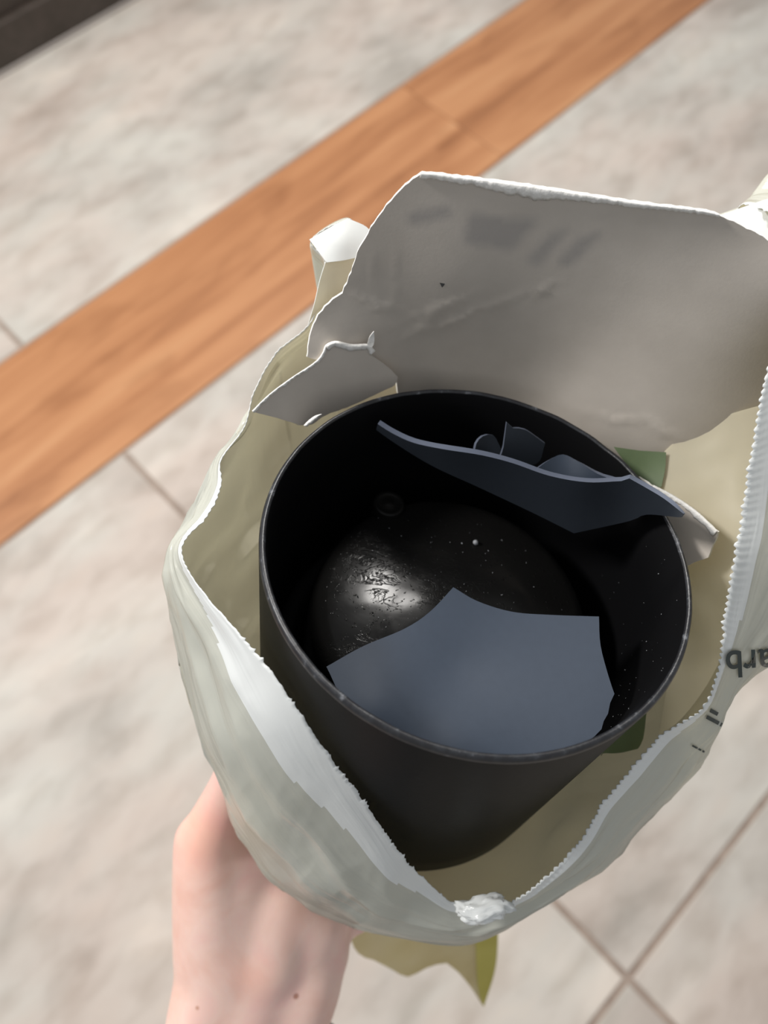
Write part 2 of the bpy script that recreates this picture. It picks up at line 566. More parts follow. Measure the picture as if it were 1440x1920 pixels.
small = [
    ('small dark rounded chip behind the long shard, left of the pointed one', [(890, 850, 1), (893, 832), (905, 818), (925, 816), (938, 838, 1), (945, 870), (900, 870)], [(890, 850, .343), (925, 816, .343), (940, 860, .346), (900, 870, .347)]),
    ('dark teal grey chip with a pointed tip standing behind the long shard', [(944, 838, 1), (950, 792, 1), (962, 803, 1), (985, 806), (1022, 832, 1), (1005, 870), (940, 872)], [(944, 838, .341), (952, 792, .337), (1022, 832, .341), (1005, 870, .346), (940, 872, .346)]),
    ('flat grey triangular shard between the long shard and the back wall', [(1000, 884, 1), (1030, 862), (1056, 852), (1085, 866), (1120, 888), (1158, 903, 1), (1160, 925), (1090, 925)], [(1000, 884, .330), (1056, 852, .334), (1158, 903, .321), (1160, 925, .327), (1090, 925, .332)]),
]
for i, (lab, pl, ct) in enumerate(small):
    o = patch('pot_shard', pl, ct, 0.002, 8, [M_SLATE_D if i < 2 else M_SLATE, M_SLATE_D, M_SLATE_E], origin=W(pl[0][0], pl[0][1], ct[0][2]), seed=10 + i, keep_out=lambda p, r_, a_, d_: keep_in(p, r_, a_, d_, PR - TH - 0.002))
    tag(o, lab, 'shard', 'broken plastic shards in the pot')

# crumbs scattered in the pot
m, nt, bs, out = mat('pale_plastic_crumb'); M_CRUMB = m
bs.inputs['Base Color'].default_value = (0.32, 0.33, 0.35, 1); bs.inputs['Roughness'].default_value = 0.5
vv, ff = [], []
rnd = random.Random(21)
def crumb(p, s):
    b_ = len(vv)
    q = [Vector((rnd.gauss(0, 1), rnd.gauss(0, 1), rnd.gauss(0, 1))).normalized() * s * rnd.uniform(.6, 1.2) for _ in range(4)]
    vv.extend([p + x for x in q]); ff.extend([(b_, b_ + 1, b_ + 2), (b_, b_ + 2, b_ + 3), (b_, b_ + 3, b_ + 1), (b_ + 1, b_ + 3, b_ + 2)])
for i in range(130):
    px = rnd.gauss(850, 120); py = rnd.gauss(1080, 90)
    p = pot_hit(px, py, dome_d)
    r_, a_, d_ = pot_coords(p)
    if r_ < DR - 0.004: crumb(p - PD * 0.0004, rnd.uniform(.00014, .00042))
for i in range(70):
    a_ = rnd.uniform(-1.5, 0.35); d_ = rnd.uniform(.004, .06)
    crumb(PP(PR - TH - 0.0012 - 0.04 * d_ * 0.9, a_, d_), rnd.uniform(.00012, .00034))
crumbs = mesh('plastic_crumbs', vv, ff, M_CRUMB, smooth=False, origin=None)
tag(crumbs, 'tiny pale plastic crumbs scattered over the black inside of the pot', 'crumbs', kind='stuff')
bd = pot_hit(891, 1019, dome_d) - PD * 0.0008
bm = bmesh.new(); bmesh.ops.create_uvsphere(bm, u_segments=16, v_segments=10, radius=0.0012)
for v in bm.verts: v.co = v.co * (1 + 0.15 * noise.noise(v.co * 900))
me = bpy.data.meshes.new('plastic_bead'); bm.to_mesh(me); bm.free(); me.materials.append(M_CRUMB)
bead = bpy.data.objects.new('plastic_bead', me); C.objects.link(bead); bead.location = bd
tag(bead, 'single pale round plastic bead on the shiny black pot floor', 'bead')

# ------------------------------------------------------------------ cardboard
m, nt, bs, out = mat('white_grey_cardboard'); M_CARD = m
g = noise_tex(nt, coords(nt), 35, 5, 0.6)
an = nt.nodes.new('ShaderNodeAttribute'); an.attribute_name = 'print'
cb = ramp(nt, g, [(0.3, srgb(184, 176, 166)), (0.7, srgb(194, 186, 176))])
nt.links.new(mixc(nt, an.outputs['Fac'], cb, srgb(166, 160, 154)), bs.inputs['Base Color'])
bs.inputs['Roughness'].default_value = 0.75; bs.inputs['Specular IOR Level'].default_value = 0.2
bump(nt, bs, noise_tex(nt, coords(nt), 700, 3), 0.12, 0.0004)
m, nt, bs, out = mat('torn_white_paper'); M_TORN = m
g = noise_tex(nt, coords(nt), 500, 4, 0.7)
nt.links.new(ramp(nt, g, [(0.3, srgb(222, 220, 214)), (0.7, srgb(246, 244, 240))]), bs.inputs['Base Color'])
bs.inputs['Roughness'].default_value = 0.85; bs.inputs['Specular IOR Level'].default_value = 0.1
bump(nt, bs, g, 0.6, 0.0008)
m, nt, bs, out = mat('printed_card_outside'); M_CARDOUT = m
g = noise_tex(nt, coords(nt), 20, 2)
nt.links.new(ramp(nt, g, [(0.45, srgb(236, 226, 222)), (0.6, srgb(226, 198, 196))]), bs.inputs['Base Color'])
bs.inputs['Roughness'].default_value = 0.4
m, nt, bs, out = mat('faint_grey_print'); M_PRINT = m
bs.inputs['Base Color'].default_value = (*srgb(178, 171, 164), 1); bs.inputs['Roughness'].default_value = 0.7
bs.inputs['Specular IOR Level'].default_value = 0.2

def keep_outside(p, r_, a_, d_, gap=0.0035):
    if -0.002 < d_ < PH + 0.01 and r_ < outer_r(d_) + gap:
        return PP(outer_r(d_) + gap, a_, d_)
    return p

BOARD_CTRL = [(745, 704, .358), (850, 713, .364), (1000, 750, .366), (1130, 815, .358), (1245, 850, .350), (1440, 790, .336), (1530, 720, .328),
     (795, 327, .278), (1000, 352, .278), (1200, 385, .280), (1440, 450, .285), (1520, 520, .290), (660, 520, .318), (640, 548, .324), (577, 670, .330), (700, 600, .335), (600, 600, .328),
     (850, 520, .313), (1100, 560, .315), (1300, 600, .310), (850, 820, .385), (1100, 900, .380), (640, 690, .338)]
def creases(x, y):
    d = 0.0
    # creases fanning out from the folded corner
    for (ax, ay, bx, by, k, s) in ((745, 640, 1000, 545, .0011, 10), (740, 610, 905, 545, .0010, 8), (760, 630, 860, 560, .0008, 7), (735, 585, 740, 470, .0006, 7), (705, 560, 690, 470, .0006, 7),
                                   (985, 570, 1060, 520, .0007, 6), (660, 550, 745, 585, .0014, 7), (1090, 775, 1220, 790, .0008, 8), (1210, 785, 1280, 830, .001, 9)):
        vx, vy = bx - ax, by - ay
        L = math.hypot(vx, vy)
        t = ((x - ax) * vx + (y - ay) * vy) / (L * L)
        wob_ = 9 * nz(x, y, 40, ax)
        e = ((x - ax) * vy - (y - ay) * vx) / L + wob_
        if -0.15 < t < 1.15:
            fade = max(0, 1 - abs(t - .5) * 1.5)
            d -= 1.0 * k * math.exp(-(e / (s * 0.55)) ** 2) * fade
    return d + 0.0010 * nz(x, y, 210, 2.2)
BOARD = [(577, 670, 1), (580, 640), (588, 608), (610, 575), (641, 549, 1), (655, 518), (679, 455), (718, 395), (752, 355), (790, 325, 1), (830, 328), (900, 337), (1000, 350), (1100, 366), (1200, 381), (1310, 394),
         (1350, 404), (1400, 428), (1440, 450), (1500, 495), (1535, 560), (1530, 700), (1500, 800), (1400, 860), (1260, 880, 1), (1180, 880), (1080, 840), (960, 790), (850, 770), (760, 760), (742, 705, 1), (690, 690), (640, 690)]
board = patch('cardboard_flap', BOARD, BOARD_CTRL, 0.0014, 9, [M_CARD, M_CARDOUT, M_TORN], extra=creases, keep_out=keep_outside, jitter=1.2, seed=31, origin=W(900, 720, .36), grid=8.5)
tag(board, 'tall white grey cardboard flap with a torn top edge rising behind the pot', 'cardboard', 'torn cardboard pieces around the pot')
_bf = tps(BOARD_CTRL)
# torn white fibres along the top edge
def ribbon(name, line, wfun, depth, thick, m, parent, seed=0, step=4.0, lift=0.0012):
    pts = [np.array(p, float) for p in line]
    dense = []
    for i in range(len(pts) - 1):
        p0 = pts[max(i - 1, 0)]; p3 = pts[min(i + 2, len(pts) - 1)]
        k = max(2, int(np.linalg.norm(pts[i + 1][:2] - pts[i][:2]) / step))
        for q in range(k): dense.append(cr(p0, pts[i], pts[i + 1], p3, q / k))
    dense.append(pts[-1])
    vv, ff = [], []
    n = len(dense)
    rnd = random.Random(seed)
    for i, p in enumerate(dense):
        t_ = dense[min(i + 1, n - 1)][:2] - dense[max(i - 1, 0)][:2]
        t_ = t_ / (np.linalg.norm(t_) + 1e-9)
        nrm = np.array([-t_[1], t_[0]])
        u = i / (n - 1)
        wd = wfun(u) * (1 + 0.35 * noise.noise(Vector((i * .23, seed, 0)))) + 1.5 * rnd.uniform(-1, 1)
        for j in range(5):
            f_ = j / 4
            q = p[:2] + nrm * (wd * f_ - 1.0)
            bulge = math.sin(math.pi * min(1, f_ * 1.1)) * lift * (1 + .5 * noise.noise(Vector((i * .4, j * .9, seed))))
            dw = depth(q[0], q[1]) if depth else p[2]
            vv.append(W(q[0], q[1], dw - 0.0004 - bulge))
        q = p[:2] + nrm * (wd * .5)
        dw = depth(q[0], q[1]) if depth else p[2]
        vv.append(W(q[0], q[1], dw + thick))
    for i in range(n - 1):
        for j in range(6):
            ff.append((i * 6 + j, i * 6 + (j + 1) % 6, (i + 1) * 6 + (j + 1) % 6, (i + 1) * 6 + j))
    ff += [tuple(range(6)), tuple((n - 1) * 6 + k for k in reversed(range(6)))]
    o = mesh(name, vv, ff, m, parent)
    recalc(o)
    return o
def bdep(x, y): return _bf(x, y) + creases(x, y)
ribbon('torn_edge', [(788, 323), (830, 327), (900, 336), (1000, 349), (1100, 365), (1200, 380), (1310, 393), (1350, 402)], lambda u: 13 + 12 * math.exp(-((u - .36) / .14) ** 2) - 5 * max(0, u - .6) / .4 , bdep, 0.001, M_TORN, board, 3)
# faint print showing through the flap (flat print, soft edged)
PRINTS = ([(880, 402), (1010, 412), (960, 470), (868, 455)], [(1030, 440), (1070, 425), (1010, 500), (985, 492)], [(1085, 445), (1138, 432), (1070, 500), (1042, 497)], [(760, 400), (840, 385), (850, 405), (770, 425)])
CAMI = CAM.inverted()
at = board.data.attributes.new('print', 'FLOAT', 'POINT')
vals = []
for v in board.data.vertices:
    q = CAMI @ (v.co + Vector(board.location))
    x, y = 720 + F * q.x / -q.z, 960 - F * q.y / -q.z
    vals.append(sum(1.0 for pl in PRINTS for dx in (-7, 0, 7) for dy in (-7, 0, 7) if inside(x + dx, y + dy, pl)) / 9.0)
at.data.foreach_set('value', vals)
m, nt, bs, out = mat('black_speck'); M_SPECK = m
bs.inputs['Base Color'].default_value = (0.01, 0.01, 0.01, 1)
patch('black_speck', [(823, 528), (832, 527), (834, 532), (829, 539), (826, 533)], [(820, 520, bdep(828, 532) - .0004), (840, 520, bdep(828, 532) - .0004), (830, 545, bdep(828, 532) - .0002)], 0.00008, 3, [M_SPECK] * 3, board)

FLAP_CTRL = [(475, 772, .322), (540, 716, .327), (615, 650, .331), (700, 655, .340), (745, 706, .352), (650, 762, .350), (562, 797, .336), (600, 780, .344), (600, 720, .336)]
flap = patch('cardboard_flap', [(475, 772, 1), (505, 742), (545, 712), (590, 682), (606, 664), (612, 648), (628, 642), (660, 648), (690, 648), (704, 660, 1), (694, 664), (722, 684), (746, 706, 1), (740, 722), (700, 742), (650, 764), (612, 778), (585, 796, 1), (562, 797, 1), (520, 784)],
    FLAP_CTRL, 0.0012, 8, [M_CARD, M_CARDOUT, M_TORN], jitter=0.6, seed=41, keep_out=keep_outside, origin=W(600, 780, .345))
tag(flap, 'small folded grey cardboard flap at the left of the pot rim, white torn edge', 'cardboard', 'torn cardboard pieces around the pot')
_ff = tps(FLAP_CTRL)
ribbon('torn_edge', [(473, 771), (505, 740), (545, 710), (590, 680), (605, 662), (612, 646)], lambda u: 5, _ff, 0.001, M_TORN, flap, 5, lift=.0006)
ribbon('torn_edge', [(610, 648), (628, 640), (660, 646), (690, 646), (704, 658)], lambda u: 12, _ff, 0.001, M_TORN, flap, 6)
patch('paper_curl', [(688, 648, 1), (693, 632), (701, 622, 1), (702, 640), (697, 652)], [(688, 648, .337), (701, 622, .331), (700, 650, .337), (720, 640, .336)], 0.0006, 5, [M_TORN] * 3, flap)
ribbon('paper_curl', [(570, 798, .333), (580, 788, .333), (592, 780, .333), (603, 777, .333)], lambda u: 9 * math.sin(math.pi * (0.15 + .8 * u)), None, 0.0006, M_TORN, flap, 8, lift=.0006)

SCR_CTRL = [(1190, 905, .338), (1250, 925, .332), (1345, 1002, .318), (1290, 1062, .330), (1260, 1000, .333), (1230, 960, .336)]
scrap = patch('cardboard_scrap', [(1185, 900, 1), (1225, 912), (1262, 932), (1305, 962), (1346, 998, 1), (1340, 1015), (1327, 1045, 1), (1300, 1055), (1270, 1070, 1), (1245, 1010), (1215, 950)],
    SCR_CTRL, 0.0014, 8, [M_CARD, M_CARDOUT, M_TORN], jitter=0.8, seed=51, keep_out=keep_outside, origin=W(1280, 1000, .33))
tag(scrap, 'small torn grey cardboard scrap wedged outside the right side of the pot rim', 'cardboard', 'torn cardboard pieces around the pot')
ribbon('torn_edge', [(1225, 910), (1262, 929), (1305, 958), (1345, 996)], lambda u: 7 + 7 * u, tps(SCR_CTRL), 0.001, M_TORN, scrap, 9, lift=0.0005)

# ------------------------------------------------------------------ the mailer bag
def film_mat(name, col, trans, tcol, rough, bstr):
    m, nt, bs, out = mat(name)
    g = noise_tex(nt, coords(nt), 14, 3)
    nt.links.new(ramp(nt, g, [(0.35, tuple(c * 0.94 for c in col)), (0.65, col)]), bs.inputs['Base Color'])
    bs.inputs['Roughness'].default_value = rough
    bs.inputs['Specular IOR Level'].default_value = 0.45
    tr = nt.nodes.new('ShaderNodeBsdfTranslucent')
    tr.inputs['Color'].default_value = (*tcol, 1)
    mx = nt.nodes.new('ShaderNodeMixShader')
    mx.inputs['Fac'].default_value = trans
    nt.links.new(bs.outputs['BSDF'], mx.inputs[1])
    nt.links.new(tr.outputs['BSDF'], mx.inputs[2])
    nt.links.new(mx.outputs['Shader'], out.inputs['Surface'])
    h = noise_tex(nt, coords(nt, (9, 110, 1), (0, 0, 0.05), 'UV'), 1.0, 3, 0.5, 0.8)
    h2 = noise_tex(nt, coords(nt, (16, 50, 1), (0, 0, 0.25), 'UV'), 1.0, 2, 0.5, 1.2)
    b = bump(nt, bs, mixc(nt, 0.35, h, h2), bstr, 0.004)
    return m
M_FILM = film_mat('white_mailer_film', srgb(214, 216, 208), 0.38, srgb(236, 234, 216), 0.17, 0.5)
M_CREAM = film_mat('cream_film_inside', srgb(234, 228, 210), 0.55, srgb(249, 245, 228), 0.26, 0.3)
M_LIP = film_mat('torn_white_film_edge', srgb(236, 239, 238), 0.2, srgb(236, 236, 226), 0.2, 0.35)

COLS = [  # torn edge pixel and distance; widest line of the bag below it; white lip width
 (690,430,.345, 690,440,.358, 1), (650,412,.338, 648,420,.352, 1), (583,450,.335, 583,458,.350, 1), (608,490,.338, 602,494,.352, 1),
 (597,560,.340, 593,562,.352, 1), (578,610,.340, 573,613,.352, 1), (520,660,.338, 513,664,.350, 1.4), (478,730,.332, 472,737,.346, 1.4),
 (458,800,.327, 445,815,.342, 1), (414,862,.322, 402,874,.338, 1), (413,912,.317, 382,935,.333, 1.6), (388,965,.312, 356,985,.331, 1.6),
 (345,1012,.307, 336,1025,.328, .8), (342,1050,.303, 327,1070,.330, .8), (378,1108,.297, 319,1115,.335, 1.4), (440,1180,.288, 343,1240,.343, 2.4),
 (500,1250,.282, 382,1390,.353, 2.6), (560,1335,.280, 422,1490,.362, 2.6), (625,1430,.290, 462,1580,.372, 2.4), (690,1515,.305, 525,1655,.382, 2.0),
 (750,1600,.325, 620,1718,.388, 1.8), (802,1655,.343, 720,1747,.390, 1.6), (850,1692,.353, 860,1762,.386, 1.6), (905,1692,.353, 928,1738,.384, 2.2),
 (955,1693,.350, 975,1706,.380, 1.6), (1010,1660,.345, 1060,1655,.376, 1.2), (1088,1580,.336, 1145,1605,.371, 1.2), (1132,1508,.330, 1212,1530,.366, 1.2),
 (1182,1448,.325, 1268,1475,.360, 1.2), (1238,1383,.320, 1303,1430,.355, 1.2), (1292,1350,.315, 1326,1378,.350, .8), (1330,1312,.311, 1338,1330,.345, .8),
 (1357,1215,.302, 1405,1268,.333, 1), (1362,1150,.296, 1500,1205,.340, 1.2), (1378,1060,.290, 1560,1080,.342, 1.3), (1395,960,.288, 1590,950,.342, 1.3),
 (1408,870,.286, 1600,820,.342, 1.3), (1425,770,.285, 1600,680,.342, 1.3), (1442,690,.286, 1600,540,.342, 1.3), (1495,560,.292, 1600,450,.345, 1),
 (1480,430,.310, 1560,400,.350, 1), (1400,382,.328, 1420,375,.350, 1), (1345,412,.338, 1345,440,.358, 1), (1100,480,.352, 1100,500,.370, 1), (850,470,.352, 850,490,.370, 1)]
NCOL = len(COLS)
Ec = np.array([tuple(W(c[0], c[1], c[2])) for c in COLS])
Sc = np.array([tuple(W(c[3], c[4], c[5])) for c in COLS])
_nad = np.array([720.0, 1587.0])
for i in list(range(0, 10)) + [43, 44]:
    e_ = np.array(COLS[i][:2], float)
    q = e_ + (_nad - e_) / np.linalg.norm(_nad - e_) * (42 if i < 8 else 14)
    Sc[i] = tuple(W(q[0], q[1], COLS[i][2] + (0.026 if i < 8 else 0.018)))
Mc = []
for i in range(NCOL):
    mid = (Ec[i] * 0.5 + Sc[i] * 0.5)
    r_, a_, d_ = pot_coords(Vector(mid))
    rad = (PX * math.cos(a_) + PY * math.sin(a_))
    k = 0.18 * np.linalg.norm(Ec[i] - Sc[i]) * (0.0 if i < 9 or i > 41 else 1.0)
    Mc.append(mid + np.array(tuple(rad)) * k * 0.6 - np.array(tuple(PD)) * k * 0.5)
Mc = np.array(Mc)
ang = np.unwrap([pot_coords(Vector(s))[1] for s in Sc])
lin = ang.copy()
tot = math.copysign(2 * math.pi, ang[-1] - ang[0])
ext = np.concatenate([ang - tot, ang, ang + tot])
for _ in range(3):
    ext[1:-1] = (ext[:-2] + ext[1:-1] + ext[2:]) / 3
ang = ext[NCOL:2 * NCOL]
L1 = np.array([tuple(PP(0.112, a_, 0.085)) for a_ in ang])
L2 = np.array([tuple(PP(0.101, a_, 0.140)) for a_ in ang])
L3 = np.array([tuple(PP(0.088, a_, PH + 0.010)) for a_ in ang])
L4 = np.array([tuple(PP(0.045, a_, PH + 0.018)) for a_ in ang])
L5 = np.array([tuple(PP(0.002, a_, PH + 0.019)) for a_ in ang])
S_d = np.array([pot_coords(Vector(s))[2] for s in Sc])
S_r = np.array([pot_coords(Vector(s))[0] for s in Sc])
for i in range(NCOL):                       # the bag narrows below its widest line
    L1[i] = tuple(PP(min(S_r[i] - 0.004, 0.118) if S_d[i] > 0.03 else 0.110, ang[i], max(0.085, S_d[i] + 0.012)))
    L2[i] = tuple(PP(min(S_r[i] - 0.014, 0.101), ang[i], max(0.140, S_d[i] + 0.022)))
    L3[i] = tuple(PP(0.082, ang[i], max(PH + 0.012, S_d[i] + 0.030)))
    L4[i] = tuple(PP(0.045, ang[i], PH + 0.046))
    L5[i] = tuple(PP(0.002, ang[i], PH + 0.047))
rows_c = [Ec, Mc, Sc, L1, L2, L3, L4, L5]

# resample the columns evenly along the torn edge
seg = np.linalg.norm(np.roll(Ec, -1, 0) - Ec, axis=1)
NU = 1300
cum = np.concatenate([[0], np.cumsum(seg)])
us = []
for k in range(NU):
    s_ = cum[-1] * k / NU
    i = int(np.searchsorted(cum, s_, 'right') - 1)
    us.append((i, (s_ - cum[i]) / max(seg[i], 1e-9)))
def per(arr, i, t):
    n = len(arr)
    return cr(arr[(i - 1) % n], arr[i % n], arr[(i + 1) % n], arr[(i + 2) % n], t)
rows_u = [np.array([per(r_, i, t) for i, t in us]) for r_ in rows_c]
lipw = np.array([per(np.array([c[6] for c in COLS]), i, t) for i, t in us])
ucoord = np.array([i + t for i, t in us])
vs_list = []                                # (segment, t) for each mesh row
for s_, k in ((0, 28), (1, 10), (2, 8), (3, 5), (4, 5), (5, 4), (6, 2)):
    for q in range(k): vs_list.append((s_, q / k))
vs_list.append((6, 1.0))
NV = len(vs_list)
grid = np.zeros((NV, NU, 3))
for j, (s_, t) in enumerate(vs_list):
    a0_ = rows_u[max(s_ - 1, 0)] if s_ > 0 else 2 * rows_u[0] - rows_u[1]
    a3_ = rows_u[min(s_ + 2, len(rows_u) - 1)]
    grid[j] = cr(a0_, rows_u[s_], rows_u[s_ + 1], a3_, t)
# wrinkles: folds that run down from the torn edge, and small dents
peri = cum[-1]
for j, (s_, t) in enumerate(vs_list):
    vpos = s_ + t
    for k in range(NU):
        p = Vector(grid[j, k])
        ulen = peri * k / NU
        th = 2 * math.pi * k / NU
        cx, cy = math.cos(th), math.sin(th)
        r_, a_, d_ = pot_coords(p)
        rad = PX * math.cos(a_) + PY * math.sin(a_)
        f1 = noise.noise(Vector((cx * 6, cy * 6, vpos * 0.9)))
        f2 = 1 - abs(noise.noise(Vector((cx * 2.8 + vpos * 0.4, cy * 2.8, vpos * 3.0 + 4)))) * 2.6
        f4 = 1 - abs(noise.noise(Vector((cx * 13 + vpos * 1.5, cy * 13 - vpos, vpos * 1.7 + 9)))) * 2.6
        f3 = 1 - abs(noise.noise(Vector((p.x * 60, p.y * 60, p.z * 42)))) * 2.4
        env = min(1.0, vpos / 0.7) * (1.0 if vpos < 4.5 else 0.4)
        back_side = 0.6 if ucoord[k] < 6 or ucoord[k] > 39 else 1.0
        amp = env * back_side
        p = p + rad * (amp * (0.0022 * f1 + 0.0019 * f2 + 0.0002 * f4))
        p = p - PD * (0.0004 * amp * f3)
        if j == 0 or j == 1:
            # saw teeth of the torn film, uneven along the tear
            period = 0.0029
            jit = 0.0011 * noise.noise(Vector((cx * 22, cy * 22, 5.5)))
            ph = ((ulen + jit) / period) % 1.0
            tooth = (0.5 - abs(ph - 0.5)) * 2
            uc = ucoord[k]
            front = 13.5 < uc < 23.5
            irregular = max(0.0, 0.45 + 1.1 * noise.noise(Vector((cx * 40, cy * 40, 1.7))))
            if front:                     # stretched film with a few fine fibres
                hair = max(0.0, noise.noise(Vector((cx * 130, cy * 130, 2.7))) - 0.15) * 4.2
                h_ = 0.0007 * hair + 0.0003 * tooth
            else:
                h_ = 0.0011 * tooth * (0.55 + irregular)
            outd = Vector(rows_u[0][k] - rows_u[1][k]).normalized()
            if j == 0: p = p + outd * h_
            p = p + outd * (0.0012 * noise.noise(Vector((cx * 28, cy * 28, 8.0))))
            if j == 0 and uc > 24: p = p + rad * (0.0006 * math.sin(ph * 2 * math.pi))
        elif j < 5 and ucoord[k] > 24:
            ph = ((ulen + 0.0011 * noise.noise(Vector((cx * 22, cy * 22, 5.5)))) / 0.0029) % 1.0
            p = p + rad * (0.0004 * math.sin(ph * 2 * math.pi) * (1 - j / 5.0))
        r_, a_, d_ = pot_coords(p)
        grid[j, k] = tuple(keep_outside(p, r_, a_, d_, 0.002))
vv = [tuple(x) for x in grid.reshape(-1, 3)]
ff, fmat = [], []
BT = 0.00035
# outward side = film, inward side = cream, built as a thin double shell
norms = np.zeros_like(grid)
du = np.roll(grid, -1, 1) - np.roll(grid, 1, 1)
dv = np.zeros_like(grid); dv[1:-1] = grid[2:] - grid[:-2]; dv[0] = grid[1] - grid[0]; dv[-1] = grid[-1] - grid[-2]
norms = np.cross(du, dv); norms /= (np.linalg.norm(norms, axis=-1, keepdims=True) + 1e-12)
# orient outward at the widest row
jr = 28 + 10
radial = np.array([tuple(PX * math.cos(pot_coords(Vector(p))[1]) + PY * math.sin(pot_coords(Vector(p))[1])) for p in grid[jr]])
if (norms[jr] * radial).sum() < 0: norms = -norms
inner = grid - norms * BT
vv += [tuple(x) for x in inner.reshape(-1, 3)]
NG = NV * NU
flip = None
for j in range(NV - 1):
    for k in range(NU):
        k2 = (k + 1) % NU
        q = (j * NU + k, j * NU + k2, (j + 1) * NU + k2, (j + 1) * NU + k)
        if flip is None:
            a_, b_, c_ = (Vector(vv[x]) for x in q[:3])
            flip = (b_ - a_).cross(c_ - a_).dot(Vector(norms[j, k])) < 0
        lip = j < 28 and j < (lipw[k] + 0.25 * noise.noise(Vector((k * 0.02, 3.3, 0)))) * 4.4
        ff.append(tuple(reversed(q)) if flip else q); fmat.append(2 if lip else 0)
        q2 = tuple(x + NG for x in q)
        ff.append(q2 if flip else tuple(reversed(q2))); fmat.append(1 if j > 0 else 2)
for k in range(NU):
    k2 = (k + 1) % NU
    ff.append((k, k2, k2 + NG, k + NG)); fmat.append(2)
bag = empty('mailer_bag', PP(0, 0, PH + 0.048))
tag(bag, 'torn open white plastic mailer bag with cream inside, wrapped around the black pot', 'bag')
film = mesh('bag_film', vv, ff, [M_FILM, M_CREAM, M_LIP], bag, fmat)
uvl = film.data.uv_layers.new(name='UVMap')
lv = np.zeros(len(film.data.loops), dtype=np.int32)
film.data.loops.foreach_get('vertex_index', lv)
lv = lv % NG
vlen = np.array([(s_ + t) * 0.028 for s_, t in vs_list])
uu = (lv % NU) / NU * peri
uvl.data.foreach_set('uv', np.c_[uu, vlen[lv // NU]].astype(np.float32).ravel())

bvh = BVHTree.FromPolygons([Vector(v) for v in vv], ff)
def film_hit(px, py, far=False):
    o_, d_ = ray(px, py)
    d_ = d_.normalized()
    loc, n_, idx, dist = bvh.ray_cast(o_, d_)
    return loc, d_

def decal(name, verts2, faces2, m, parent, off=0.0006, start=0.0):
    vv2 = []
    last = None
    for (x, y) in verts2:
        o_, d_ = ray(x, y); dn = d_.normalized()
        loc, n_, idx, dist = bvh.ray_cast(o_ + dn * start, dn)
        if loc is None: loc = last if last is not None else o_ + dn * 0.34
        last = loc
        vv2.append(loc - dn * off)
    n = len(vv2)
    faces = list(faces2)
    return mesh(name, vv2, faces, m, parent, smooth=False)

# inner fold of cream film at the right
gus = patch('inner_fold', [(1246, 846, 1), (1275, 820), (1312, 797), (1370, 776), (1440, 757), (1500, 745), (1520, 850), (1470, 1000), (1400, 1120), (1365, 1205), (1325, 1285), (1275, 1350), (1235, 1378, 1), (1250, 1290), (1268, 1180), (1262, 1060), (1250, 980), (1235, 930, 1)],
    [(1246, 846, .346), (1312, 797, .340), (1440, 757, .326), (1500, 745, .322), (1520, 850, .325), (1400, 1000, .326), (1300, 900, .342), (1235, 930, .348), (1400, 1120, .328), (1325, 1285, .338), (1235, 1378, .352), (1268, 1180, .346), (1262, 1060, .347), (1325, 1120, .338)],
    0.0004, 9, [M_CREAM, M_CREAM, M_CREAM], bag, extra=lambda x, y: 0.0022 * nz(x, y, 120, 5.0) + 0.0008 * nz(x, y, 45, 1.0), keep_out=lambda p, r_, a_, d_: keep_outside(p, r_, a_, d_, 0.006), seed=61)
# bright folded tab of film at the top left, beside the flap
patch('folded_tab', [(580, 449, 1), (616, 428), (652, 409, 1), (692, 430), (700, 470), (655, 486), (612, 492, 1)],
    [(583, 450, .328), (650, 412, .331), (690, 430, .334), (612, 492, .325), (655, 486, .328), (640, 450, .326)], 0.0004, 7, [M_LIP, M_CREAM, M_LIP], bag, seed=62)
patch('folded_tab', [(611, 490, 1), (650, 484), (665, 490), (650, 530), (620, 560), (590, 590), (577, 612, 1), (590, 568), (600, 525)],
    [(611, 490, .325), (665, 490, .330), (620, 560, .332), (577, 612, .330), (600, 525, .326)], 0.0004, 7, [M_CREAM, M_CREAM, M_LIP], bag, seed=63, extra=lambda x, y: 0.001 * nz(x, y, 40, 1.0))
patch('folded_tab', [(1345, 406, 1), (1400, 386), (1450, 370), (1510, 362, 1), (1525, 500, 1), (1440, 470), (1390, 440)],
    [(1345, 406, .322), (1400, 386, .324), (1510, 362, .326), (1525, 500, .318), (1390, 440, .318)], 0.0004, 9, [M_LIP, M_CREAM, M_LIP], bag, seed=64)
# crumpled white knot of film at the front
bm = bmesh.new(); bmesh.ops.create_icosphere(bm, subdivisions=4, radius=1.0)
kc = W(908, 1704, .342)
ex = (W(955, 1706, .347) - W(855, 1706, .347)).normalized(); ey = (W(905, 1690, .347) - W(905, 1720, .347)).normalized(); ez = ex.cross(ey)
for v in bm.verts:
    c = v.co.copy()
    s_ = 1 + 0.30 * noise.noise(c * 2.1) + 0.22 * (1 - 2 * abs(noise.noise(c * 4.2 + Vector((3, 1, 0))))) + .05 * noise.noise(c * 11)
    c *= s_
    v.co = ex * (c.x * 0.0108) + ey * (c.y * 0.0046 + 0.0012 * math.sin(c.x * 2.5)) + ez * (c.z * 0.0055)
me = bpy.data.meshes.new('film_knot'); bm.to_mesh(me); bm.free(); me.materials.append(M_LIP)
me.polygons.foreach_set('use_smooth', [True] * len(me.polygons))
ko = bpy.data.objects.new('film_knot', me); C.objects.link(ko); ko.parent = bag; ko.location = kc - Vector(bag.location)

